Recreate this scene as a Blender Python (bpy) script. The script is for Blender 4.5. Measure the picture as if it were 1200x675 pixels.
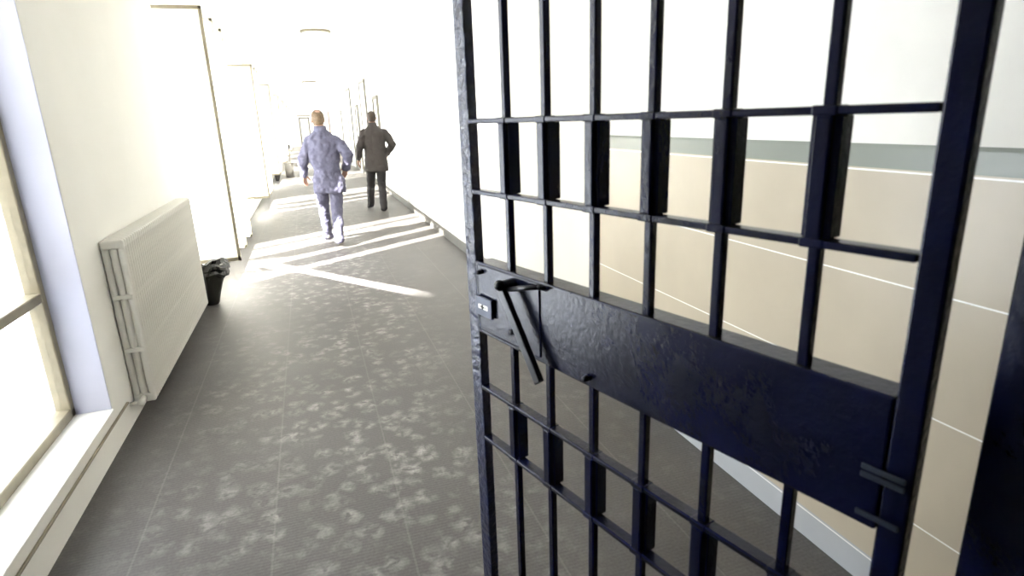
import bpy, bmesh, math, random
from mathutils import Vector, Matrix, Euler, noise
R = math.radians
random.seed(7)
sc = bpy.context.scene
for o in list(bpy.data.objects):
    bpy.data.objects.remove(o)

# ------------------------------------------------------------------ camera
EYE = 1.55
cam = bpy.data.cameras.new('camera')
co = bpy.data.objects.new('camera', cam)
sc.collection.objects.link(co)
cam.sensor_width = 36.0
cam.lens = 700 / 1200 * 36
cam.clip_start = 0.05
cam.clip_end = 300
AX = Vector((0.947237, -0.117662, 0.298159))
AY = Vector((-0.318791, -0.248892, 0.914563))
AZ = Vector((-0.0334, -0.961358, -0.273269))
m = Matrix(((AX[0], -AX[1], -AX[2]), (AY[0], -AY[1], -AY[2]), (AZ[0], -AZ[1], -AZ[2])))
co.matrix_world = Matrix.Translation((0, 0, EYE)) @ m.to_4x4()
cam.dof.use_dof = True
cam.dof.focus_distance = 5.0
cam.dof.aperture_fstop = 5.0
sc.camera = co

# ------------------------------------------------------------------ light and exposure
w = bpy.data.worlds.new('world')
sc.world = w
w.use_nodes = True
bg = w.node_tree.nodes['Background']
bg.inputs[0].default_value = (0.93, 0.97, 1.0, 1)
bg.inputs[1].default_value = 4.2
sun = bpy.data.lights.new('sun', 'SUN')
sun.energy = 26.0
sun.angle = R(0.6)
sun.color = (1.0, 0.96, 0.88)
so = bpy.data.objects.new('sun', sun)
sc.collection.objects.link(so)
SD = Vector((0.828 * math.cos(R(35)), 0.56 * math.cos(R(35)), -math.sin(R(35))))
so.rotation_euler = SD.to_track_quat('-Z', 'Y').to_euler()
so.location = (-20, -12, 20)
# second beam: an added spot lamp standing in for sun reflected across the yard, entering the first open bay from the far side
gl = bpy.data.lights.new('added_glint_spot', 'SPOT')
gl.energy = 420000.0
gl.color = (1.0, 0.97, 0.9)
gl.spot_size = R(2.6)
gl.spot_blend = 0.2
gl.shadow_soft_size = 0.15
go = bpy.data.objects.new('added_glint_spot', gl)
sc.collection.objects.link(go)
GDIR = Vector((0.577, -0.818, -0.66)).normalized()
go.location = Vector((0.2, 6.45, 0.0)) - GDIR * 30
go.rotation_euler = GDIR.to_track_quat('-Z', 'Y').to_euler()
sc.view_settings.view_transform = 'Standard'
sc.view_settings.look = 'None'
sc.view_settings.exposure = 1.5
sc.view_settings.gamma = 1.0
sc.view_settings.use_curve_mapping = False
try:
    sc.cycles.use_denoising = True
    sc.cycles.max_bounces = 10
    sc.cycles.diffuse_bounces = 6
    sc.cycles.transparent_max_bounces = 24
except Exception:
    pass

# ------------------------------------------------------------------ helpers
C = sc.collection


def obj(name, bm, mat, parent=None, smooth=False, loc=None, rot=None):
    me = bpy.data.meshes.new(name)
    bmesh.ops.recalc_face_normals(bm, faces=bm.faces)
    bm.to_mesh(me)
    bm.free()
    o = bpy.data.objects.new(name, me)
    C.objects.link(o)
    if mat:
        me.materials.append(mat)
    if smooth:
        for p in me.polygons:
            p.use_smooth = True
    if loc is not None:
        o.location = loc
    if rot is not None:
        o.rotation_euler = rot
    if parent is not None:
        o.parent = parent
    return o


def tag(o, label, cat, group=None, kind=None):
    if label:
        o['label'] = label
    if cat:
        o['category'] = cat
    if group:
        o['group'] = group
    if kind:
        o['kind'] = kind
    return o


def thing(name, label, cat, loc=(0, 0, 0), rot=(0, 0, 0), group=None):
    o = bpy.data.objects.new(name, None)
    o.empty_display_size = 0.1
    C.objects.link(o)
    o.location = loc
    o.rotation_euler = rot
    return tag(o, label, cat, group)


def struct(name, bm, mat, parent=None, **k):
    o = obj(name, bm, mat, parent, **k)
    if parent is None:
        o['kind'] = 'structure'
    return o


def sthing(name, loc=(0, 0, 0)):
    o = bpy.data.objects.new(name, None)
    C.objects.link(o)
    o.location = loc
    o['kind'] = 'structure'
    return o


def B():
    return bmesh.new()


def box(bm, x0, x1, y0, y1, z0, z1, bev=0.0, seg=1):
    r = bmesh.ops.create_cube(bm, size=1)
    vs = r['verts']
    for v in vs:
        v.co = Vector(((x0 + x1) / 2 + v.co.x * (x1 - x0), (y0 + y1) / 2 + v.co.y * (y1 - y0), (z0 + z1) / 2 + v.co.z * (z1 - z0)))
    if bev:
        es = list({e for v in vs for e in v.link_edges})
        bmesh.ops.bevel(bm, geom=es, offset=bev, segments=seg, affect='EDGES', profile=0.5)
    return bm


def tube(bm, p0, p1, r0, r1=None, n=12, caps=True):
    p0, p1 = Vector(p0), Vector(p1)
    r1 = r0 if r1 is None else r1
    d = p1 - p0
    q = d.to_track_quat('Z', 'Y').to_matrix().to_4x4()
    M = Matrix.Translation((p0 + p1) / 2) @ q
    bmesh.ops.create_cone(bm, cap_ends=caps, segments=n, radius1=r0, radius2=r1, depth=d.length, matrix=M)
    return bm


def ball(bm, c, r, n=14, rot=None):
    r = (r, r, r) if not hasattr(r, '__len__') else r
    M = Matrix.Translation(c)
    if rot is not None:
        M = M @ Euler(rot).to_matrix().to_4x4()
    M = M @ Matrix.Diagonal((r[0], r[1], r[2], 1))
    bmesh.ops.create_uvsphere(bm, u_segments=n, v_segments=max(6, n // 2 + 2), radius=1, matrix=M)
    return bm


def chain(bm, pts, n=14):
    """closed tapered capsules through (point, radius) pairs"""
    for (p, r) in pts:
        ball(bm, p, r, n)
    for (a, ra), (b, rb) in zip(pts, pts[1:]):
        tube(bm, a, b, ra, rb, n)
    return bm


def loft(bm, rings, n=28, cap=True, pw=2.0):
    """rings: (cx, cy, z, hx, hy) superellipse sections"""
    L = []
    for (cx, cy, z, hx, hy) in rings:
        row = []
        for i in range(n):
            a = 2 * math.pi * i / n
            c, s = math.cos(a), math.sin(a)
            row.append(bm.verts.new((cx + hx * math.copysign(abs(c) ** (2 / pw), c), cy + hy * math.copysign(abs(s) ** (2 / pw), s), z)))
        L.append(row)
    for a, b in zip(L, L[1:]):
        for i in range(n):
            bm.faces.new((a[i], a[(i + 1) % n], b[(i + 1) % n], b[i]))
    if cap:
        bm.faces.new(list(reversed(L[0])))
        bm.faces.new(L[-1])
    return bm


def remesh(o, voxel, smooth=4, disp=None, post=0):
    """one continuous skin from overlapping volumes"""
    md = o.modifiers.new('r', 'REMESH')
    md.mode = 'VOXEL'
    md.voxel_size = voxel
    md.use_smooth_shade = True
    s = o.modifiers.new('s', 'SMOOTH')
    s.iterations = smooth
    s.factor = 0.5
    if disp:
        for k, (size, strength) in enumerate(disp):
            t = bpy.data.textures.new('folds', 'CLOUDS')
            t.noise_scale = size
            t.noise_depth = 1
            d = o.modifiers.new('d', 'DISPLACE')
            d.texture = t
            d.strength = strength
            d.mid_level = 0.5
            d.texture_coords = 'LOCAL'
    if post:
        s = o.modifiers.new('s2', 'SMOOTH')
        s.iterations = post
        s.factor = 0.5
    dg = bpy.context.evaluated_depsgraph_get()
    me = bpy.data.meshes.new_from_object(o.evaluated_get(dg))
    o.modifiers.clear()
    old = o.data
    o.data = me
    bpy.data.meshes.remove(old)
    for p in me.polygons:
        p.use_smooth = True
    return o


# ------------------------------------------------------------------ materials
def nodes(name):
    m = bpy.data.materials.new(name)
    m.use_nodes = True
    nt = m.node_tree
    return m, nt, nt.nodes['Principled BSDF']


def N(nt, t, **k):
    n = nt.nodes.new(t)
    for a, b in k.items():
        if a.startswith('i_'):
            key = a[2:]
            n.inputs[int(key) if key.isdigit() else key].default_value = b
        else:
            setattr(n, a, b)
    return n


def mat(name, col, rough=0.6, metal=0.0, var=0.08, scale=6.0, bump=0.0, bscale=60.0, spec=0.5, coat=0.0):
    m, nt, p = nodes(name)
    L = nt.links.new
    tc = N(nt, 'ShaderNodeTexCoord')
    nz = N(nt, 'ShaderNodeTexNoise', i_Scale=scale, i_Detail=5.0)
    L(tc.outputs['Object'], nz.inputs['Vector'])
    r = N(nt, 'ShaderNodeMapRange', i_1=0.3, i_2=0.7, i_3=1 - var, i_4=1 + var)
    L(nz.outputs[0], r.inputs[0])
    mx = N(nt, 'ShaderNodeVectorMath', operation='SCALE')
    mx.inputs[0].default_value = col
    L(r.outputs[0], mx.inputs['Scale'])
    L(mx.outputs[0], p.inputs['Base Color'])
    p.inputs['Roughness'].default_value = rough
    p.inputs['Metallic'].default_value = metal
    p.inputs['Specular IOR Level'].default_value = spec
    p.inputs['Coat Weight'].default_value = coat
    if bump:
        n2 = N(nt, 'ShaderNodeTexNoise', i_Scale=bscale, i_Detail=4.0)
        L(tc.outputs['Object'], n2.inputs['Vector'])
        bp = N(nt, 'ShaderNodeBump', i_Strength=bump, i_Distance=0.01)
        L(n2.outputs[0], bp.inputs['Height'])
        L(bp.outputs[0], p.inputs['Normal'])
    return m


M = {}
M['wall'] = mat('cream_wall_paint', (0.87, 0.852, 0.80), 0.75, var=0.02, scale=2, bump=0.05, bscale=90)
M['ceil'] = mat('ceiling_paint', (0.87, 0.86, 0.83), 0.85, var=0.02, scale=1)
M['sill'] = mat('sill_marble', (0.8, 0.79, 0.75), 0.35, var=0.05, scale=9)
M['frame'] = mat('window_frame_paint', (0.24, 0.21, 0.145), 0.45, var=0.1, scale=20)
M['sashf'] = mat('sash_frame_paint', (0.48, 0.43, 0.32), 0.45, var=0.06, scale=20)
M['rad'] = mat('radiator_enamel', (0.72, 0.70, 0.64), 0.4, var=0.05, scale=15, bump=0.12, bscale=120)
M['navy'] = mat('navy_gate_paint', (0.0022, 0.0040, 0.024), 0.27, var=0.3, scale=9, bump=0.13, bscale=85, spec=0.25)
M['worn'] = mat('worn_navy_gate_paint', (0.0045, 0.0075, 0.038), 0.3, var=0.5, scale=30, bump=0.8, bscale=55, spec=0.6)
M['steel'] = mat('dark_lever_steel', (0.012, 0.013, 0.017), 0.38, metal=0.3, var=0.2, scale=30)
M['keyplate'] = mat('keyhole_plate_steel', (0.02, 0.028, 0.06), 0.4, metal=0.2, var=0.2, scale=30)
M['weld'] = mat('worn_weld_edge', (0.028, 0.036, 0.055), 0.4, var=0.15, scale=20)
M['slot'] = mat('bare_slot_steel', (0.5, 0.48, 0.44), 0.35, metal=0.7, var=0.1)
M['black'] = mat('black_opening', (0.004, 0.004, 0.005), 0.8, var=0.1)
M['bag'] = mat('black_bag_plastic', (0.008, 0.007, 0.006), 0.22, var=0.3, scale=20, spec=0.6)
M['skin'] = mat('skin', (0.36, 0.205, 0.14), 0.5, var=0.06, scale=20)
M['hair_grey'] = mat('greying_brown_hair', (0.10, 0.062, 0.03), 0.6, var=0.35, scale=60, bump=0.5, bscale=160)
M['hair_dark'] = mat('dark_brown_hair', (0.035, 0.02, 0.012), 0.6, var=0.35, scale=60, bump=0.5, bscale=160)
M['denim'] = mat('blue_uniform_cloth', (0.078, 0.076, 0.118), 0.8, var=0.08, scale=14, bump=0.15, bscale=150)
M['charcoal'] = mat('charcoal_coat_cloth', (0.040, 0.033, 0.031), 0.8, var=0.12, scale=14, bump=0.15, bscale=150)
M['trouser'] = mat('dark_trouser_cloth', (0.022, 0.019, 0.020), 0.8, var=0.12, scale=14)
M['shoe'] = mat('dark_shoe_leather', (0.03, 0.022, 0.018), 0.4, var=0.15, scale=20)
M['paleshoe'] = mat('worn_grey_boot_leather', (0.30, 0.28, 0.25), 0.5, var=0.15, scale=20)
M['lampbase'] = mat('lamp_rim_metal', (0.22, 0.19, 0.12), 0.5, var=0.1)
M['opal'] = mat('opal_lamp_glass', (0.85, 0.85, 0.8), 0.3, var=0.02)
M['doorframe'] = mat('door_frame_grey', (0.17, 0.16, 0.13), 0.5, var=0.08)
M['doorleaf'] = mat('door_leaf_white', (0.84, 0.83, 0.78), 0.5, var=0.03)
M['reddoor'] = mat('door_leaf_terracotta', (0.62, 0.33, 0.2), 0.5, var=0.05)
M['bin'] = mat('grey_bin_plastic', (0.33, 0.31, 0.28), 0.5, var=0.06)
M['wood'] = mat('mop_handle_wood', (0.2, 0.15, 0.1), 0.5, var=0.2, scale=30)
M['mop'] = mat('mop_cotton', (0.3, 0.28, 0.25), 0.9, var=0.2, scale=40, bump=0.5)
M['render'] = mat('outdoor_render', (0.7, 0.66, 0.58), 0.8, var=0.06, scale=2)
M['paving'] = mat('outdoor_paving', (0.60, 0.65, 0.72), 0.8, var=0.1, scale=3)
M['eye'] = mat('eye_white', (0.7, 0.68, 0.64), 0.2, var=0.02)


def glass_clear():
    m = bpy.data.materials.new('clear_window_glass')
    m.use_nodes = True
    nt = m.node_tree
    nt.nodes.remove(nt.nodes['Principled BSDF'])
    out = nt.nodes['Material Output']
    t = N(nt, 'ShaderNodeBsdfTransparent')
    t.inputs[0].default_value = (0.975, 0.975, 0.98, 1)
    g = N(nt, 'ShaderNodeBsdfGlossy', i_Roughness=0.03)
    lw = N(nt, 'ShaderNodeLayerWeight', i_Blend=0.5)
    pw_ = N(nt, 'ShaderNodeMath', operation='POWER')
    nt.links.new(lw.outputs['Facing'], pw_.inputs[0])
    pw_.inputs[1].default_value = 5.0
    f = N(nt, 'ShaderNodeMath', operation='MULTIPLY_ADD')
    nt.links.new(pw_.outputs[0], f.inputs[0])
    f.inputs[1].default_value = 0.6
    f.inputs[2].default_value = 0.04
    mx = N(nt, 'ShaderNodeMixShader')
    nt.links.new(f.outputs[0], mx.inputs[0])
    nt.links.new(t.outputs[0], mx.inputs[1])
    nt.links.new(g.outputs[0], mx.inputs[2])
    nt.links.new(mx.outputs[0], out.inputs[0])
    return m


def glass_frost():
    m = bpy.data.materials.new('frosted_sash_glass')
    m.use_nodes = True
    nt = m.node_tree
    nt.nodes.remove(nt.nodes['Principled BSDF'])
    out = nt.nodes['Material Output']
    t = N(nt, 'ShaderNodeBsdfTransparent')
    tr = N(nt, 'ShaderNodeBsdfTranslucent')
    tr.inputs[0].default_value = (0.95, 0.95, 0.93, 1)
    d = N(nt, 'ShaderNodeBsdfDiffuse')
    d.inputs[0].default_value = (0.92, 0.92, 0.90, 1)
    a = N(nt, 'ShaderNodeMixShader', i_0=0.5)
    b = N(nt, 'ShaderNodeMixShader', i_0=0.93)
    nt.links.new(tr.outputs[0], a.inputs[1])
    nt.links.new(d.outputs[0], a.inputs[2])
    nt.links.new(t.outputs[0], b.inputs[1])
    nt.links.new(a.outputs[0], b.inputs[2])
    nt.links.new(b.outputs[0], out.inputs[0])
    return m


M['glass'] = glass_clear()
M['frost'] = glass_frost()


def floor_mat():
    m, nt, p = nodes('ribbed_rubber_floor')
    L = nt.links.new
    tc = N(nt, 'ShaderNodeTexCoord')
    P = tc.outputs['Object']
    sep = N(nt, 'ShaderNodeSeparateXYZ')
    L(P, sep.inputs[0])

    def math_(op, a, b=None, c=None):
        n = N(nt, 'ShaderNodeMath', operation=op)
        for i, v in enumerate((a, b, c)):
            if v is None:
                continue
            if isinstance(v, (int, float)):
                n.inputs[i].default_value = v
            else:
                L(v, n.inputs[i])
        return n.outputs[0]

    def noise(scale, detail=4.0, dist=0.0, vec=P):
        n = N(nt, 'ShaderNodeTexNoise', i_Scale=scale, i_Detail=detail, i_Distortion=dist)
        L(vec, n.inputs['Vector'])
        return n.outputs[0]

    def rng(v, a, b, c, d):
        n = N(nt, 'ShaderNodeMapRange', i_1=a, i_2=b, i_3=c, i_4=d)
        L(v, n.inputs[0])
        return n.outputs[0]
    # scuffs: dusty footprint-size smudges
    vo = N(nt, 'ShaderNodeTexVoronoi', i_Scale=9.5, i_Randomness=1.0)
    warp = N(nt, 'ShaderNodeVectorMath', operation='ADD')
    wn = N(nt, 'ShaderNodeTexNoise', i_Scale=9.0, i_Detail=3.0)
    L(P, wn.inputs['Vector'])
    ws = N(nt, 'ShaderNodeVectorMath', operation='SCALE')
    ws.inputs['Scale'].default_value = 0.09
    L(wn.outputs[1], ws.inputs[0])
    L(P, warp.inputs[0])
    L(ws.outputs[0], warp.inputs[1])
    L(warp.outputs[0], vo.inputs['Vector'])
    blob = rng(vo.outputs['Distance'], 0.22, 0.6, 1.0, 0.0)
    streak = rng(noise(22, 6, 0.6), 0.38, 0.62, 0.0, 1.0)
    patch = rng(noise(1.1, 3), 0.36, 0.58, 0.3, 1.0)
    # scuffs lie where people walk, fewer at the radiator side
    lane = math_('MULTIPLY', rng(sep.outputs[0], -0.95, -0.05, 0.12, 1.0), rng(sep.outputs[0], 0.45, 0.85, 1.0, 0.15))
    sc_ = math_('MULTIPLY', math_('MULTIPLY', blob, streak), math_('MULTIPLY', patch, lane))
    fine = rng(noise(90, 6), 0.35, 0.7, 0.85, 1.15)
    base = rng(noise(2.3, 5), 0.3, 0.7, 0.9, 1.12)
    # seams each half metre along the corridor
    fx = math_('FRACT', math_('ADD', math_('MULTIPLY', sep.outputs[0], 2.0), 0.10))
    sx = math_('LESS_THAN', math_('ABSOLUTE', math_('SUBTRACT', fx, 0.5)), 0.008)
    seam = sx
    v = math_('MULTIPLY', base, fine)
    colA = N(nt, 'ShaderNodeMix', data_type='RGBA')
    colA.inputs['A'].default_value = (0.084, 0.078, 0.073, 1)
    colA.inputs['B'].default_value = (0.37, 0.355, 0.33, 1)
    L(math_('MULTIPLY', sc_, 0.8), colA.inputs['Factor'])
    colB = N(nt, 'ShaderNodeMix', data_type='RGBA')
    L(colA.outputs['Result'], colB.inputs['A'])
    colB.inputs['B'].default_value = (0.24, 0.23, 0.21, 1)
    L(math_('MULTIPLY', seam, 0.2), colB.inputs['Factor'])
    mul = N(nt, 'ShaderNodeVectorMath', operation='SCALE')
    L(colB.outputs['Result'], mul.inputs[0])
    L(v, mul.inputs['Scale'])
    L(mul.outputs[0], p.inputs['Base Color'])
    L(rng(sc_, 0, 1, 0.5, 0.65), p.inputs['Roughness'])
    p.inputs['Specular IOR Level'].default_value = 0.4
    # fine ribs running across
    rib = math_('SINE', math_('MULTIPLY', sep.outputs[1], 2 * math.pi / 0.017))
    hgt = math_('ADD', math_('MULTIPLY', rib, 0.25), math_('MULTIPLY', seam, -1.0))
    bp = N(nt, 'ShaderNodeBump', i_Strength=0.25, i_Distance=0.003)
    L(hgt, bp.inputs['Height'])
    L(bp.outputs[0], p.inputs['Normal'])
    return m


M['floor'] = floor_mat()


def dado_mat():
    """tan tiled dado, grey-green border, white wall above; grey tile skirting at the foot"""
    m, nt, p = nodes('tiled_dado_wall')
    L = nt.links.new
    tc = N(nt, 'ShaderNodeTexCoord')
    sep = N(nt, 'ShaderNodeSeparateXYZ')
    L(tc.outputs['Object'], sep.inputs[0])
    rp = N(nt, 'ShaderNodeValToRGB')
    rp.color_ramp.interpolation = 'CONSTANT'
    dv = N(nt, 'ShaderNodeMath', operation='DIVIDE')
    L(sep.outputs[2], dv.inputs[0])
    dv.inputs[1].default_value = 3.0
    L(dv.outputs[0], rp.inputs[0])
    tan = (0.52, 0.455, 0.345, 1)
    cuts = [(0.0, (0.46, 0.48, 0.5, 1)), (0.107, tan), (1.364, (0.235, 0.255, 0.22, 1)), (1.433, (0.85, 0.83, 0.765, 1))]
    els = rp.color_ramp.elements
    els[0].position = 0
    els[0].color = cuts[0][1]
    els[1].position = cuts[1][0] / 3
    els[1].color = cuts[1][1]
    for z, c in cuts[2:]:
        e = els.new(z / 3)
        e.color = c
    nz = N(nt, 'ShaderNodeTexNoise', i_Scale=4.0, i_Detail=6.0)
    L(tc.outputs['Object'], nz.inputs['Vector'])
    r = N(nt, 'ShaderNodeMapRange', i_1=0.3, i_2=0.7, i_3=0.95, i_4=1.05)
    L(nz.outputs[0], r.inputs[0])
    mx = N(nt, 'ShaderNodeVectorMath', operation='SCALE')
    L(rp.outputs[0], mx.inputs[0])
    L(r.outputs[0], mx.inputs['Scale'])
    fac = None
    for zl in (0.107, 0.33, 0.684, 1.040, 1.364):      # pale joints between the tile courses
        cmp_ = N(nt, 'ShaderNodeMath', operation='COMPARE')
        L(sep.outputs[2], cmp_.inputs[0])
        cmp_.inputs[1].default_value = zl
        cmp_.inputs[2].default_value = 0.0026
        if fac is None:
            fac = cmp_.outputs[0]
        else:
            mxm = N(nt, 'ShaderNodeMath', operation='MAXIMUM')
            L(fac, mxm.inputs[0])
            L(cmp_.outputs[0], mxm.inputs[1])
            fac = mxm.outputs[0]
    jm = N(nt, 'ShaderNodeMix', data_type='RGBA')
    L(fac, jm.inputs['Factor'])
    L(mx.outputs[0], jm.inputs['A'])
    jm.inputs['B'].default_value = (0.95, 0.94, 0.91, 1)
    L(jm.outputs['Result'], p.inputs['Base Color'])
    lt = N(nt, 'ShaderNodeMath', operation='LESS_THAN')
    L(sep.outputs[2], lt.inputs[0])
    lt.inputs[1].default_value = 1.43
    rr = N(nt, 'ShaderNodeMapRange', i_3=0.65, i_4=0.33)
    L(lt.outputs[0], rr.inputs[0])
    p.inputs['Specular IOR Level'].default_value = 0.55
    L(rr.outputs[0], p.inputs['Roughness'])
    return m


M['dado'] = dado_mat()
M['darkwall'] = mat('vestibule_painted_shade', (0.03, 0.032, 0.045), 0.6, var=0.1, scale=2)  # unseen vestibule surfaces coloured dark to hold back light near the gate
M['reveal'] = mat('blue_grey_reveal', (0.42, 0.43, 0.53), 0.6, var=0.05, scale=3)  # blue-grey tone for the far reveal of the first bay
M['skirt'] = mat('grey_skirting_tile', (0.13, 0.125, 0.115), 0.5, var=0.08, scale=10)

# ------------------------------------------------------------------ shell
XL, XR, XN = -1.08, 1.68, 1.605      # left wall, right wall, near right wall
CH = 2.87
YE = 48.0
YB = -2.6
bm = B(); box(bm, -1.5, 2.1, YB, YE + 0.3, -0.2, 0); struct('floor', bm, M['floor'])
bm = B(); box(bm, -1.5, 2.1, 0.42, YE + 0.3, CH, CH + 0.2); struct('ceiling', bm, M['ceil'])
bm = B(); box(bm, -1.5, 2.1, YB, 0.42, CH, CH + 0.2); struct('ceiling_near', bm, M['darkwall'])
bm = B(); box(bm, XR, 2.0, 3.2, YE + 0.3, 0, CH); struct('wall_right', bm, M['wall'])
bm = B(); box(bm, XN, 2.0, YB, 3.2, 0, CH); struct('wall_right_near', bm, M['dado'])
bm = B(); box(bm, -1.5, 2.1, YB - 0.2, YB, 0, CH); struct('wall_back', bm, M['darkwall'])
bm = B(); box(bm, XL, XR, YE, YE + 0.3, 0, CH); struct('wall_end', bm, M['wall'])
bm = B(); box(bm, XR - 0.014, XR, 3.2, YE, 0, 0.12, 0.003); struct('baseboard_right', bm, M['skirt'])

# left wall: sill course, lintel course, piers between window bays
PER = 5.4
bays = [(0.62 + PER * k, 3.24 + PER * k) for k in range(9)]
bays[0] = (1.95, 3.24)
bays = [b for b in bays if b[1] < YE]
ZS, ZH = 0.2, 2.62
XO = -1.36
bm = B()
box(bm, XO, XL, 0.42, YE + 0.3, 0, ZS)
box(bm, XO, XL, 0.42, YE + 0.3, ZH, CH)
y = 0.42
for a, b in bays:
    box(bm, XO, XL, y, a, ZS, ZH)
    y = b
box(bm, XO, XL, y, YE + 0.3, ZS, ZH)
struct('wall_left', bm, M['wall'])
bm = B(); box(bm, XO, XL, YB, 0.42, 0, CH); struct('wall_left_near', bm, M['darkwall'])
bm = B(); box(bm, -1.235, XL - 0.002, 3.234, 3.24, ZS + 0.012, ZH); struct('trim_21', bm, M['reveal'])
# marble sill slabs with a small nosing line, one per bay
for i, (a, b) in enumerate(bays):
    bm = B(); box(bm, -1.235, XL + 0.008, a + 0.002, b - 0.002, ZS, ZS + 0.012, 0.003)
    struct('trim_%d' % (i + 1), bm, M['sill'])
# fine ledge moulding along the sill course
bm = B(); box(bm, XL, XL + 0.012, 0.42, 3.45, 0.140, 0.152, 0.003); struct('trim_20', bm, M['frame'])


def pane(bm, x, y0, y1, z0, z1, t=0.005):
    return box(bm, x - t / 2, x + t / 2, y0, y1, z0, z1)


XF0, XF1 = -1.30, -1.235
for i, (a, b) in enumerate(bays):
    wn = sthing('window_%d' % (i + 1), (XF0, (a + b) / 2, ZS))
    off = Vector((-XF0, -(a + b) / 2, -ZS))

    def put(name, bm, m_, par=wn):
        o = obj(name, bm, m_, par)
        o.location = off
        return o
    z0 = ZS + 0.012
    bm = B()
    fw = 0.05
    box(bm, XF0, XF1, a, b, z0, z0 + fw, 0.004)
    box(bm, XF0, XF1, a, b, ZH - fw, ZH, 0.004)
    box(bm, XF0, XF1, a, a + fw, z0, ZH, 0.004)
    box(bm, XF0, XF1, b - fw, b, z0, ZH, 0.004)
    if i == 0:
        ms = []
        box(bm, XF0, XF1, a + fw, b - fw, 0.805, 0.85, 0.004)
    else:
        ms = [a + 0.1, a + 0.76, a + 1.44, a + 2.06]
    for my in ms:
        box(bm, XF0, XF1, my - 0.02, my + 0.02, z0, ZH, 0.004)
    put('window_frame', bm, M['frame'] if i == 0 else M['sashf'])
    xm = (XF0 + XF1) / 2
    if i == 0:
        for (p0, p1) in ((a + fw, b - fw),):
            for (q0, q1) in ((z0 + fw, 0.805), (0.85, ZH - fw)):
                bm = B(); pane(bm, xm, p0, p1, q0, q1); put('pane', bm, M['glass'])
    else:
        bm = B(); pane(bm, xm, ms[3] + 0.02, b - fw, z0 + fw, ZH - fw); put('pane', bm, M['glass'])
        for k in range(3):
            hy = ms[k]
            x0, x1 = XF1 + 0.005, -0.715
            bm = B()
            s0, s1, t = 0.33, 2.565, 0.028
            box(bm, x0, x1, hy - t / 2, hy + t / 2, s0, s0 + 0.035, 0.003)
            box(bm, x0, x1, hy - t / 2, hy + t / 2, s1 - 0.03, s1, 0.003)
            box(bm, x0, x0 + 0.035, hy - t / 2, hy + t / 2, s0, s1, 0.003)
            box(bm, x1 - 0.028, x1, hy - t / 2, hy + t / 2, s0, s1, 0.003)
            sash = put('sash', bm, M['sashf'])
            bm = B(); box(bm, x0 + 0.03, x1 - 0.025, hy - 0.003, hy + 0.003, s0 + 0.03, s1 - 0.025)
            p = obj('pane', bm, M['frost'], sash)
            bm = B(); tube(bm, (x1 - 0.015, hy - 0.014, 1.32), (x1 - 0.015, hy - 0.05, 1.32), 0.007); tube(bm, (x1 - 0.015, hy - 0.045, 1.33), (x1 - 0.015, hy - 0.045, 1.22), 0.007)
            obj('handle', bm, M['sashf'], sash)

# doors along the far right wall: frame proud of the wall, white leaf
DOORS = [(14.5, 15.4, 2.16, 'doorleaf'), (17.2, 18.8, 2.70, 'doorleaf'), (20.0, 20.9, 2.12, 'doorleaf'), (22.8, 24.6, 2.78, 'doorleaf'), (29.0, 30.0, 2.16, 'doorleaf'), (43.2, 44.6, 2.4, 'reddoor')]
for i, (a, b, h, lm) in enumerate(DOORS):
    d = sthing('door_%d' % (i + 1), (XR, (a + b) / 2, 0))
    off = Vector((-XR, -(a + b) / 2, 0))
    bm = B()
    for y0 in (a, b - 0.07):
        box(bm, XR - 0.05, XR, y0, y0 + 0.07, 0, h, 0.004)
    box(bm, XR - 0.05, XR, a + 0.07, b - 0.07, h - 0.07, h, 0.004)
    obj('door_frame', bm, M['doorframe'], d).location = off
    bm = B(); box(bm, XR - 0.022, XR, a + 0.07, b - 0.07, 0.005, h - 0.07, 0.003)
    lf = obj('door_leaf', bm, M[lm], d); lf.location = off
    bm = B(); tube(bm, (XR - 0.022, a + 0.15, 1.02), (XR - 0.07, a + 0.15, 1.02), 0.01); tube(bm, (XR - 0.065, a + 0.15, 1.02), (XR - 0.065, a + 0.27, 1.02), 0.009)
    obj('door_handle', bm, M['doorframe'], lf)
# end door with an arched dark frame
d = sthing('door_%d' % (len(DOORS) + 1), (0.05, YE, 0))
bm = B()
for sx in (-0.36, 0.28):
    box(bm, sx, sx + 0.09, -0.06, 0, 0, 2.1, 0.004)
box(bm, -0.36, 0.37, -0.06, 0, 2.03, 2.12, 0.004)
box(bm, -0.45, 0.46, -0.09, 0, 2.2, 2.26, 0.004)
obj('door_frame', bm, M['doorframe'], d)
bm = B(); box(bm, -0.27, 0.28, -0.03, 0, 0.01, 2.03, 0.003); obj('door_leaf', bm, M['doorleaf'], d)

# outdoors: paving and an added unseen wall that keeps sun off the first window
bm = B(); box(bm, -70, XO - 0.001, -40, 90, -0.5, -0.12); struct('ground', bm, M['paving'])
bm = B(); box(bm, -3.6, -3.0, -14, 2.0, -0.12, 4.3); struct('wall_sun_block', bm, M['render'])

# ------------------------------------------------------------------ gate
GD = Vector((-0.27702, 0.96086, 0))
PF = Vector((0.414, 1.538, 0))
HO = PF - GD * 1.08
ang = math.atan2(GD.y, GD.x)
gate = thing('prison_gate', 'open navy-painted barred steel gate with a wide lock plate, swung into the corridor', 'gate', HO, (0, 0, ang))
GT = 2.18
ZB0 = 0.04


def gp(name, bm, m_=None, par=gate, smooth=False):
    return obj(name, bm, m_ or M['navy'], par, smooth)


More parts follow.
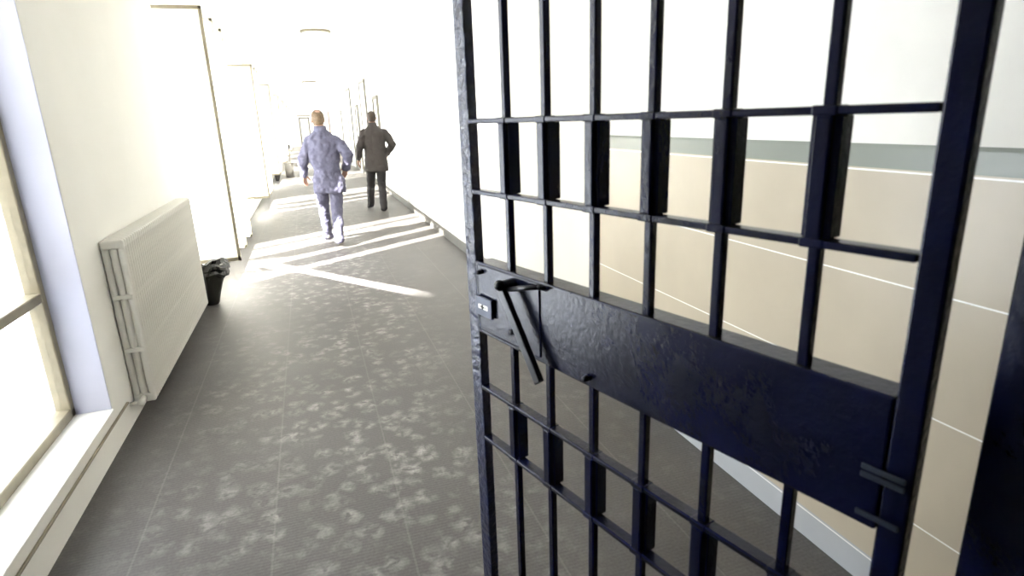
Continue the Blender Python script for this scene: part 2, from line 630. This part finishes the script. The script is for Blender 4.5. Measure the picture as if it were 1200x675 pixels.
bm = B(); box(bm, 1.08, 1.132, 0.0, 0.028, ZB0, GT, 0.004, 2); gp('stile', bm, M['worn'])
bm = B(); box(bm, -0.012, 0.024, 0.0, 0.028, ZB0, GT, 0.004, 2); gp('stile', bm)
bm = B(); box(bm, 0.024, 1.08, 0.002, 0.026, ZB0, ZB0 + 0.05, 0.004, 2); gp('rail', bm)
bm = B(); box(bm, 0.024, 1.08, 0.002, 0.026, GT - 0.05, GT, 0.004, 2); gp('rail', bm)
CB = [(1.368, 'u'), (1.546, 'u'), (0.645, 'l'), (0.808, 'l')]
CT = 0.010
PZ0, PZ1 = 0.978, 1.182
for z, _ in CB:
    bm = B(); box(bm, 0.024, 1.08, 0.000, 0.030, z - CT / 2 - 0.001, z + CT / 2 + 0.001, 0.003, 2); gp('crossbar', bm)
BX = [0.15 * k + 0.018 for k in range(1, 7)]
BX = [0.158, 0.317, 0.47, 0.622, 0.778, 0.93]
h = 0.0088


def segs(bm, x, z0, z1):
    box(bm, x - h, x + h, 0.012 - h, 0.012 + h, z0, z1, 0.003, 2)


for x in BX:
    bm = B(); segs(bm, x, ZB0 + 0.05, GT - 0.05)
    gp('bar', bm)
    for (z0, z1) in ((1.368, 1.546), (0.645, 0.808)):
        bm = B()
        e = CT / 2 + 0.001
        # flat spacer plate standing across the bar, with a sleeve
        box(bm, x - 0.021, x + 0.021, -0.010, 0.022, z0 + e, z1 - e, 0.003, 2)
        box(bm, x - 0.012, x + 0.012, 0.0, 0.031, z0 + e, z1 - e, 0.003, 2)
        gp('spacer_sleeve', bm)
    for z, _ in CB:
        bm = B(); box(bm, x - 0.018, x + 0.018, -0.001, 0.0318, z - 0.0072, z + 0.0072, 0.003, 2); gp('collar', bm)
# hollow lock plate
bm = B(); box(bm, 0.024, 1.08, -0.026, 0.030, PZ0, PZ1, 0.004, 2)
plate = gp('lock_plate', bm)
bm = B(); box(bm, 0.79, 1.066, 0.030, 0.0325, PZ0 + 0.012, PZ1 - 0.006, 0.003, 2); cover = gp('lock_cover', bm, par=plate)
bm = B(); box(bm, 0.985, 1.066, 0.036, 0.044, 1.038, 1.092, 0.003, 2); kp = gp('keyhole_plate', bm, M['keyplate'])
bm = B(); box(bm, 1.004, 1.049, 0.0435, 0.0448, 1.059, 1.071, 0.0004); gp('slot', bm, M['slot'], kp)
bm = B(); box(bm, 1.012, 1.043, 0.0446, 0.0452, 1.0635, 1.0665); tube(bm, (1.028, 0.0445, 1.065), (1.028, 0.0456, 1.065), 0.0065, n=16); gp('keyhole', bm, M['black'], kp)
for (bx, bz, br) in ((1.045, 1.158, 0.007), (0.897, 1.030, 0.010), (0.62, 1.0, 0.008)):
    bm = B(); tube(bm, (bx, 0.034, bz), (bx, 0.046, bz), br, br * 0.8, 14); gp('bolt', bm, M['steel'], plate, True)
for z in (1.072, 1.060, 1.0):
    bm = B(); box(bm, -0.006, 0.05, 0.0335, 0.037, z - 0.004, z + 0.004, 0.001); gp('weld_strip', bm, M['weld'], plate)
# crank lever
bm = B(); tube(bm, (0.897, 0.03, 1.158), (0.897, 0.072, 1.158), 0.012, 0.011, 18); ball(bm, (0.897, 0.072, 1.158), 0.014, 14)
lev = gp('latch_lever', bm, M['steel'], gate, True)
bm = B(); tube(bm, (0.893, 0.055, 1.146), (0.765, 0.048, 1.178), 0.0065, n=12); ball(bm, (0.765, 0.048, 1.178), 0.007); ball(bm, (0.893, 0.055, 1.146), 0.0075)
tube(bm, (0.765, 0.048, 1.178), (0.765, 0.03, 1.17), 0.0065)
gp('lever_rod', bm, M['steel'], lev, True)
bm = B(); box(bm, -0.013, 0.013, -0.008, 0.008, -0.24, 0.012, 0.003, 2)
arm = gp('lever_arm', bm, M['steel'], lev)
p0, p1 = Vector((0.899, 0.062, 1.14)), Vector((0.755, 0.062, 0.945))
dv = (p1 - p0).normalized()
arm.rotation_euler = (0, math.atan2(-dv.x, -dv.z), 0)
arm.location = p0
for o in gate.children:
    o.location.y -= 0.012
# hinges joining gate to the frame post
# gate frame: posts, header and fixed side bars
gf = thing('gate_frame', 'dark steel gate frame at the right edge, before the tiled wall', 'gate frame', (0.8, 0.44, 0))
PX0 = 0.80
o0 = Vector((-0.8, -0.44, 0))


def fp(name, bm, m_=None, par=gf):
    o = obj(name, bm, m_ or M['navy'], par)
    if par is gf:
        o.location = o0
    return o


bm = B(); box(bm, PX0, PX0 + 0.15, 0.36, 0.475, 0, 2.25, 0.004, 2); post = fp('post', bm)
bm = B(); box(bm, XL + 0.002, XL + 0.08, 0.38, 0.475, 0, 2.25, 0.004, 2); fp('post', bm)
bm = B(); box(bm, XL + 0.002, XN - 0.002, 0.38, 0.475, 2.25, 2.33, 0.004, 2); fp('header', bm)
bm = B(); box(bm, PX0 + 0.15, XN - 0.002, 0.40, 0.45, 0.05, 0.1, 0.004); fp('side_rail', bm)
bm = B(); box(bm, PX0 + 0.15, XN - 0.002, 0.40, 0.45, 1.0, 1.18, 0.004); fp('side_rail', bm)
for k in range(4):
    x = PX0 + 0.15 + 0.13 * (k + 1)
    bm = B(); box(bm, x - 0.013, x + 0.013, 0.412, 0.438, 0.1, 1.0, 0.003); box(bm, x - 0.013, x + 0.013, 0.412, 0.438, 1.18, 2.25, 0.003); fp('side_bar', bm)
for z in (0.25, 1.98):
    bm = B(); tube(bm, (0.772, 0.475, z - 0.06), (0.772, 0.475, z + 0.06), 0.014, n=16); box(bm, 0.772, 0.806, 0.462, 0.474, z - 0.05, z + 0.05, 0.002)
    fp('hinge', bm)
for z in (1.215, 1.19, 1.10):
    bm = B(); box(bm, PX0 - 0.004, PX0 + 0.155, 0.354, 0.36, z - 0.004, z + 0.004, 0.001); fp('weld_strip', bm, M['weld'])

# ------------------------------------------------------------------ radiator
rad = thing('radiator', 'long cream ribbed steel column radiator on the left wall between the windows', 'radiator', (-0.993, 4.55, 0.09))
NS = 46
Y0, Y1 = 3.55, 5.56
pit = (Y1 - Y0) / NS
RH = 0.92
bm = B()
for x in (-0.066, -0.028, 0.010):
    # column of oval tube, long axis along the wall
    loft(bm, [(x, 0, 0.02, 0.0175, pit * 0.35), (x, 0, RH - 0.02, 0.0175, pit * 0.35)], n=16, pw=2.0)
box(bm, -0.083, 0.027, -pit / 2 + 0.002, pit / 2 - 0.002, RH - 0.05, RH, 0.012, 3)
box(bm, -0.083, 0.027, -pit / 2 + 0.002, pit / 2 - 0.002, 0, 0.05, 0.012, 3)
for z in (0.31, 0.61):
    box(bm, -0.078, 0.022, -pit * 0.4, pit * 0.4, z - 0.014, z + 0.014, 0.004)
first = obj('section', bm, M['rad'], rad)
first.location = (0, Y0 + pit / 2 - 4.55, 0)
for p in first.data.polygons:
    p.use_smooth = False
for k in range(1, NS):
    c = first.copy()
    C.objects.link(c)
    c.parent = rad
    c.location = (0, Y0 + pit * (k + 0.5) - 4.55, 0)
for yy in (3.8, 5.3):
    bm = B(); box(bm, -0.079, 0.012, yy - 4.55 - 0.012, yy - 4.55 + 0.012, -0.012, 0.0, 0.002); box(bm, -0.079, -0.067, yy - 4.55 - 0.012, yy - 4.55 + 0.012, -0.06, 0.0, 0.002)
    obj('bracket', bm, M['rad'], rad)
bm = B()
tube(bm, (-0.03, Y0 - 4.55, 0.028), (-0.03, Y0 - 4.55 - 0.06, 0.028), 0.016, n=14)
tube(bm, (-0.03, Y0 - 4.55 - 0.06, 0.028), (-0.085, Y0 - 4.55 - 0.06, 0.028), 0.011, n=14)
ball(bm, (-0.03, Y0 - 4.55 - 0.06, 0.028), 0.02)
obj('valve', bm, M['rad'], rad, True)

# ------------------------------------------------------------------ bags, bin, mop
def bag(name, label, loc, sc_=1.0, seed=1):
    bm = B()
    rings = []
    H = 0.40
    L = []
    n = 40
    prof = [(0.0, 0.052, 0.0), (0.012, 0.062, 0.0), (0.10, 0.078, 0.005), (0.2, 0.098, 0.012), (0.27, 0.118, 0.02), (0.275, 0.15, 0.03), (0.30, 0.165, 0.035),
            (0.335, 0.15, 0.03), (0.345, 0.165, 0.034), (0.372, 0.158, 0.03), (0.395, 0.135, 0.025), (0.385, 0.10, 0.025), (0.33, 0.085, 0.02)]
    for (z, r, dx) in prof:
        row = []
        for i in range(n):
            a = 2 * math.pi * i / n
            nn = noise.noise(Vector((math.cos(a) * 2.2 + seed, math.sin(a) * 2.2, z * 12))) * 0.16 + noise.noise(Vector((math.cos(a) * 6 + seed, math.sin(a) * 6, z * 25))) * 0.09
            k = 1 + nn * min(1.0, 0.25 + z * 4)
            zz = z + (noise.noise(Vector((math.cos(a) * 1.5, math.sin(a) * 1.5, seed + z))) * 0.05 if z > 0.2 else 0)
            row.append(bm.verts.new(((dx + r * k * math.cos(a)) * sc_, r * k * math.sin(a) * sc_, zz * sc_)))
        L.append(row)
    for a, b in zip(L, L[1:]):
        for i in range(n):
            bm.faces.new((a[i], a[(i + 1) % n], b[(i + 1) % n], b[i]))
    bm.faces.new(list(reversed(L[0])))
    bm.faces.new(L[-1])
    o = obj(name, bm, M['bag'], None, False, loc)
    return tag(o, label, 'bag')


bag('rubbish_bag', 'crumpled black plastic bag on the floor just beyond the cream radiator', (-0.985, 5.86, 0), 0.98, 3)
bag('rubbish_bag', 'small dark bag on the floor far down the left wall, before the grey bin', (-0.92, 19.1, 0), 0.8, 9)
gb = thing('bin', 'pale grey bin standing far down the corridor beside the open windows', 'bin', (-0.6, 20.5, 0))
bm = B(); loft(bm, [(0, 0, 0, 0.115, 0.115), (0, 0, 0.42, 0.145, 0.145), (0, 0, 0.42, 0.135, 0.135), (0, 0, 0.03, 0.105, 0.105)], n=28); obj('body', bm, M['bin'], gb, True)
bm = B(); loft(bm, [(0, 0, 0.40, 0.150, 0.150), (0, 0, 0.43, 0.152, 0.152), (0, 0, 0.43, 0.133, 0.133), (0, 0, 0.40, 0.133, 0.133)], n=28, cap=False); obj('rim', bm, M['bin'], gb, True)
mp = thing('mop', 'thin mop standing upright in the grey bin', 'mop', (-0.55, 20.5, 0.03))
bm = B(); tube(bm, (0, 0, 0.16), (0.03, 0, 0.86), 0.012); obj('handle', bm, M['wood'], mp, True)
bm = B(); chain(bm, [((0.03, 0, 0.84), 0.022), ((0.034, 0, 0.93), 0.03)]); obj('grip', bm, M['shoe'], mp, True)
bm = B(); loft(bm, [(0, 0, 0.002, 0.05, 0.05), (0, 0, 0.1, 0.055, 0.045), (0, 0, 0.17, 0.02, 0.02)], n=16); obj('mop_head', bm, M['mop'], mp, True)

# ------------------------------------------------------------------ ceiling lamps
names = ['nearest round ceiling lamp with a dark rim', 'second round ceiling lamp down the corridor', 'third round ceiling lamp down the corridor', 'farthest round ceiling lamp near the corridor end']
for k, yy in enumerate((9.8, 20.8, 31.0, 41.0)):
    lp = thing('ceiling_lamp', names[k], 'lamp', (0.32, yy, CH), group='round ceiling lamps')
    bm = B(); loft(bm, [(0, 0, -0.0, 0.21, 0.21), (0, 0, -0.018, 0.215, 0.215), (0, 0, -0.024, 0.205, 0.205), (0, 0, -0.024, 0.18, 0.18)], n=40); obj('rim', bm, M['lampbase'], lp)
    bm = B(); loft(bm, [(0, 0, -0.024, 0.19, 0.19), (0, 0, -0.05, 0.175, 0.175), (0, 0, -0.072, 0.13, 0.13), (0, 0, -0.082, 0.07, 0.07), (0, 0, -0.084, 0.01, 0.01)], n=40); obj('diffuser', bm, M['opal'], lp, True)

# ------------------------------------------------------------------ people
def V(*a):
    return Vector(a)


def hand(bm, wrist, d, side, curl=0.5, palm_n=None):
    """palm, four fingers and a thumb; d = direction of the hand, side = thumb side direction"""
    d = d.normalized()
    t = (side - d * side.dot(d)).normalized()
    nrm = d.cross(t).normalized()
    if palm_n is not None and nrm.dot(palm_n) < 0:
        nrm = -nrm
    for k in range(4):
        off = t * (0.030 - 0.02 * k)
        a = wrist + d * 0.008 + off * 0.6
        b = wrist + d * (0.088 - 0.004 * abs(k - 1)) + off
        chain(bm, [(a, 0.013), (b, 0.0115)], 10)
        ln = (0.072, 0.08, 0.075, 0.06)[k]
        p, dd = b, d
        rad_ = 0.0092
        for j, f in enumerate((0.45, 0.3, 0.25)):
            dd = (dd + nrm * curl * (0.45 + 0.25 * j)).normalized()
            q = p + dd * ln * f
            chain(bm, [(p, rad_), (q, rad_ - 0.0008)], 10)
            p = q
            rad_ -= 0.0008
    p = wrist + d * 0.025 + t * 0.026
    dd = (d * 0.75 + t * 0.7 + nrm * 0.15).normalized()
    for j, ln in enumerate((0.045, 0.032, 0.026)):
        q = p + dd * ln
        chain(bm, [(p, 0.0125 - j * 0.0015), (q, 0.0115 - j * 0.0015)], 10)
        dd = (dd + d * 0.25 + nrm * 0.2 * curl).normalized()
        p = q


def person(label, root, J, mats, jacket, hem, gather, hair, hands, fold):
    P = thing('person', label, 'person', root)
    r0 = Vector(root)
    j = {k: Vector(v) - r0 for k, v in J.items()}
    # ---- body: one continuous skin
    bm = B()
    hc, yaw = j['head'], J_yaw.get(label, 0.0)
    Mh = Matrix.Translation(hc) @ Euler((0, 0, yaw)).to_matrix().to_4x4()

    def hp(x, y, z):
        return Mh @ Vector((x, y, z))
    ball(bm, hp(0, -0.008, 0.03), (0.074, 0.095, 0.088), 24)            # skull
    ball(bm, hp(0, 0.022, -0.035), (0.060, 0.068, 0.082), 20)           # face and jaw
    ball(bm, hp(0, 0.068, -0.092), (0.026, 0.022, 0.02), 12)            # chin
    chain(bm, [(hp(0, 0.088, 0.02), 0.010), (hp(0, 0.108, -0.022), 0.014)], 10)   # nose
    for s in (-1, 1):
        ball(bm, hp(0.012 * s, 0.098, -0.028), 0.009, 8)
        ball(bm, hp(0.032 * s, 0.076, 0.022), (0.024, 0.014, 0.009), 10)  # brow
        ball(bm, hp(0.040 * s, 0.064, -0.025), (0.020, 0.018, 0.018), 10)  # cheek
        ball(bm, hp(0.076 * s, -0.008, -0.008), (0.010, 0.020, 0.032), 12, rot=(0.2, 0, 0.35 * s))  # ear
    chain(bm, [(hp(-0.02, 0.086, -0.06), 0.007), (hp(0, 0.092, -0.058), 0.008), (hp(0.02, 0.086, -0.06), 0.007)], 8)  # lips
    chain(bm, [(hp(0, -0.02, -0.05), 0.055), (j['neck'], 0.06), (j['neck'] + V(0, 0, -0.06), 0.066)], 18)
    ch = (j['shL'] + j['shR']) / 2
    pel = j['pelvis']
    loft(bm, [(pel.x, pel.y, pel.z - 0.08, 0.14, 0.10), (pel.x, pel.y, pel.z + 0.02, 0.155, 0.11), ((pel.x + ch.x) / 2, pel.y, (pel.z + ch.z) / 2 - 0.03, 0.135, 0.095),
              (ch.x, ch.y, ch.z - 0.14, 0.145, 0.09), (ch.x, ch.y, ch.z - 0.03, 0.11, 0.065), (ch.x, ch.y, ch.z + 0.03, 0.065, 0.055)], n=24)
    for s in 'LR':
        chain(bm, [(j['sh' + s] - V(0, 0, 0.055), 0.038), (j['el' + s], 0.038), (j['wr' + s], 0.026)], 14)
        chain(bm, [(j['hip' + s], 0.075), (j['kn' + s], 0.052), (j['an' + s], 0.036)], 14)
        toe = j['toe' + s]
        chain(bm, [(j['an' + s] - V(0, 0, 0.02), 0.027), (j['an' + s].lerp(toe, 0.7), 0.022)], 12)
        d, side, curl, pn = hands[s]
        hand(bm, j['wr' + s], d, side, curl, pn)
    body = obj('body', bm, M['skin'], P)
    remesh(body, 0.0065, 3)
    for s in (-1, 1):
        bm = B(); ball(bm, hp(0.031 * s, 0.074, 0.004), 0.0105, 14); ey = obj('eye', bm, M['eye'], P, True)
        bm = B(); ball(bm, hp(0.031 * s, 0.0815, 0.004), (0.005, 0.0035, 0.005), 12); obj('iris', bm, M['hair_dark'], ey, True)
    # ---- trousers
    bm = B()
    loft(bm, [(pel.x, pel.y, pel.z - 0.1, 0.165, 0.125), (pel.x, pel.y, pel.z, 0.172, 0.13), (pel.x, pel.y, pel.z + 0.12, 0.16, 0.12)], n=24)
    for s in 'LR':
        an = j['an' + s]
        kn = j['kn' + s]
        sh = (kn - an).normalized()
        chain(bm, [(j['hip' + s], 0.098), ((j['hip' + s] + kn) / 2, 0.088), (kn, 0.073), ((kn + an) / 2, 0.069), (an - sh * 0.045, 0.064)], 18)
    tr = obj('trousers', bm, mats['trousers'], P)
    remesh(tr, 0.011, 4, [(0.09, fold), (0.03, fold * 0.35)], 1)
    # ---- shoes
    for s in 'LR':
        an, toe = j['an' + s], j['toe' + s]
        f = (toe - an)
        f = Vector((f.x, f.y, f.z)).normalized()
        heel = j['heel' + s]
        fw = (toe - heel).normalized()
        bm = B()
        chain(bm, [(heel + V(0, 0, 0.015) + fw * 0.035, 0.042), (heel + fw * 0.13, 0.043), (heel + fw * 0.20 + V(0, 0, -0.004), 0.045), (heel + fw * 0.245 + V(0, 0, -0.008), 0.036)], 14)
        chain(bm, [(heel + fw * 0.05 + V(0, 0, 0.02), 0.045), (an + V(0, 0, 0.02), 0.048)], 14)
        so_ = obj('shoe', bm, mats['shoe'], P)
        remesh(so_, 0.007, 3)
    # ---- jacket: torso and sleeves
    bm = B()
    loft(bm, [(x - r0.x, y - r0.y, z - r0.z, hx, hy) for (x, y, z, hx, hy) in jacket], n=36, pw=2.3)
    for s in 'LR':
        sh, el, wr = j['sh' + s], j['el' + s], j['wr' + s]
        dn = (wr - el).normalized()
        chain(bm, [(sh + V(0, 0, -0.048), 0.074), ((sh + el) / 2, 0.071), (el, 0.066), ((el + wr) / 2, 0.060), (wr - dn * 0.01, 0.050)], 18)
    jk = obj('jacket', bm, mats['jacket'], P)
    remesh(jk, 0.011, 5, [(0.11, fold * 1.3), (0.035, fold * 0.5)], 1)
    # collar
    nk = j['neck']
    bm = B()
    loft(bm, [(nk.x, nk.y - 0.005, nk.z - 0.055, 0.098, 0.092), (nk.x, nk.y - 0.008, nk.z + 0.0, 0.082, 0.084), (nk.x, nk.y - 0.008, nk.z + 0.048, 0.074, 0.078), (nk.x, nk.y - 0.008, nk.z + 0.044, 0.064, 0.066), (nk.x, nk.y - 0.005, nk.z - 0.05, 0.075, 0.075)], n=28, cap=False)
    obj('collar', bm, mats['jacket'], P, True)
    # ---- hair: cap over the back and top of the skull, shaped away from the face
    bm = B()
    bmesh.ops.create_uvsphere(bm, u_segments=40, v_segments=28, radius=1)
    hx, hy, hz = 0.081, 0.101, 0.095
    dele = []
    for v in bm.verts:
        p = v.co.copy()
        back = -p.y
        low = -0.9 if p.y < 0.15 else (0.25 + 0.25 * p.y)
        if abs(p.x) > 0.8 and p.y > -0.25:
            low = max(low, 0.02)
        kill = p.z < low
        if hair == 'bald' and ((p.y + 0.35) ** 2 + p.x ** 2) ** 0.5 < 0.42 and p.z > 0.4:
            kill = True
        if kill:
            dele.append(v)
        k = 1 + 0.02 * noise.noise(p * 6)
        v.co = hp(p.x * hx * k, -0.008 + p.y * hy * k, 0.03 + p.z * hz * k * (1.4 if p.z < 0 and p.y < -0.1 else 1.0))
    bmesh.ops.delete(bm, geom=dele, context='VERTS')
    ho = obj('hair', bm, mats['hair'], P, True)
    md = ho.modifiers.new('t', 'SOLIDIFY')
    md.thickness = 0.009
    md.offset = -1
    return P


J_yaw = {}
la = 'person in a blue-grey work jacket and matching trousers walking away, hair thinning on top'
lb = 'person in a dark charcoal coat and dark trousers walking away beside the right wall'
J_yaw[la] = 0.1
J_yaw[lb] = -0.05
J1 = dict(head=(0.178, 8.33, 1.613), neck=(0.19, 8.30, 1.49), shL=(0.035, 8.30, 1.395), shR=(0.355, 8.29, 1.395),
          elL=(-0.06, 8.27, 1.13), wrL=(-0.075, 8.42, 0.93), elR=(0.50, 8.19, 1.16), wrR=(0.462, 8.36, 0.99),
          pelvis=(0.215, 8.30, 0.90), hipL=(0.13, 8.31, 0.86), hipR=(0.305, 8.29, 0.86),
          knL=(0.125, 8.53, 0.48), knR=(0.285, 8.27, 0.46), anL=(0.14, 8.66, 0.10), anR=(0.265, 8.03, 0.145),
          heelL=(0.14, 8.61, 0.045), toeL=(0.12, 8.86, 0.04), heelR=(0.258, 7.985, 0.10), toeR=(0.285, 8.21, 0.04))
jk1 = [(0.235, 8.29, 0.69, 0.198, 0.155), (0.235, 8.29, 0.71, 0.203, 0.16), (0.225, 8.29, 0.86, 0.20, 0.152), (0.215, 8.29, 0.985, 0.163, 0.125), (0.212, 8.29, 1.02, 0.166, 0.127),
       (0.205, 8.29, 1.10, 0.192, 0.142), (0.20, 8.29, 1.26, 0.203, 0.142), (0.195, 8.29, 1.37, 0.192, 0.122), (0.19, 8.29, 1.44, 0.12, 0.095), (0.19, 8.295, 1.475, 0.085, 0.082)]
h1 = dict(L=(V(0.0, 0.3, -0.95), V(0.6, 0.6, 0), 0.5, V(1, -0.3, 0)), R=(V(-0.2, 0.5, -0.85), V(-0.6, 0.6, 0), 0.6, V(-1, -0.3, 0)))
person(la, (0.21, 8.30, 0), J1, dict(trousers=M['denim'], jacket=M['denim'], shoe=M['paleshoe'], hair=M['hair_grey']), jk1, None, None, 'bald', h1, 0.036)

J2 = dict(head=(1.163, 11.33, 1.635), neck=(1.158, 11.30, 1.515), shL=(0.995, 11.30, 1.425), shR=(1.345, 11.30, 1.425),
          elL=(0.905, 11.27, 1.16), wrL=(0.865, 11.36, 0.94), elR=(1.475, 11.19, 1.17), wrR=(1.385, 11.36, 1.0),
          pelvis=(1.165, 11.30, 0.92), hipL=(1.08, 11.31, 0.88), hipR=(1.25, 11.29, 0.88),
          knL=(1.055, 11.46, 0.48), knR=(1.235, 11.31, 0.48), anL=(1.03, 11.52, 0.13), anR=(1.21, 11.09, 0.10),
          heelL=(1.025, 11.475, 0.075), toeL=(1.0, 11.71, 0.04), heelR=(1.21, 11.045, 0.045), toeR=(1.22, 11.295, 0.04))
jk2 = [(1.168, 11.30, 0.70, 0.212, 0.155), (1.168, 11.30, 0.73, 0.214, 0.16), (1.168, 11.30, 0.92, 0.204, 0.15), (1.168, 11.30, 1.08, 0.190, 0.14),
       (1.168, 11.30, 1.28, 0.200, 0.14), (1.165, 11.30, 1.40, 0.192, 0.12), (1.16, 11.30, 1.47, 0.12, 0.095), (1.158, 11.30, 1.505, 0.085, 0.082)]
h2 = dict(L=(V(-0.08, 0.2, -0.95), V(0.4, 0.8, 0), 0.45, V(1, -0.3, 0)), R=(V(-0.4, 0.4, -0.8), V(-0.6, 0.6, 0), 0.6, V(-1, -0.3, 0)))
person(lb, (1.165, 11.30, 0), J2, dict(trousers=M['trouser'], jacket=M['charcoal'], shoe=M['shoe'], hair=M['hair_dark']), jk2, None, None, 'full', h2, 0.022)
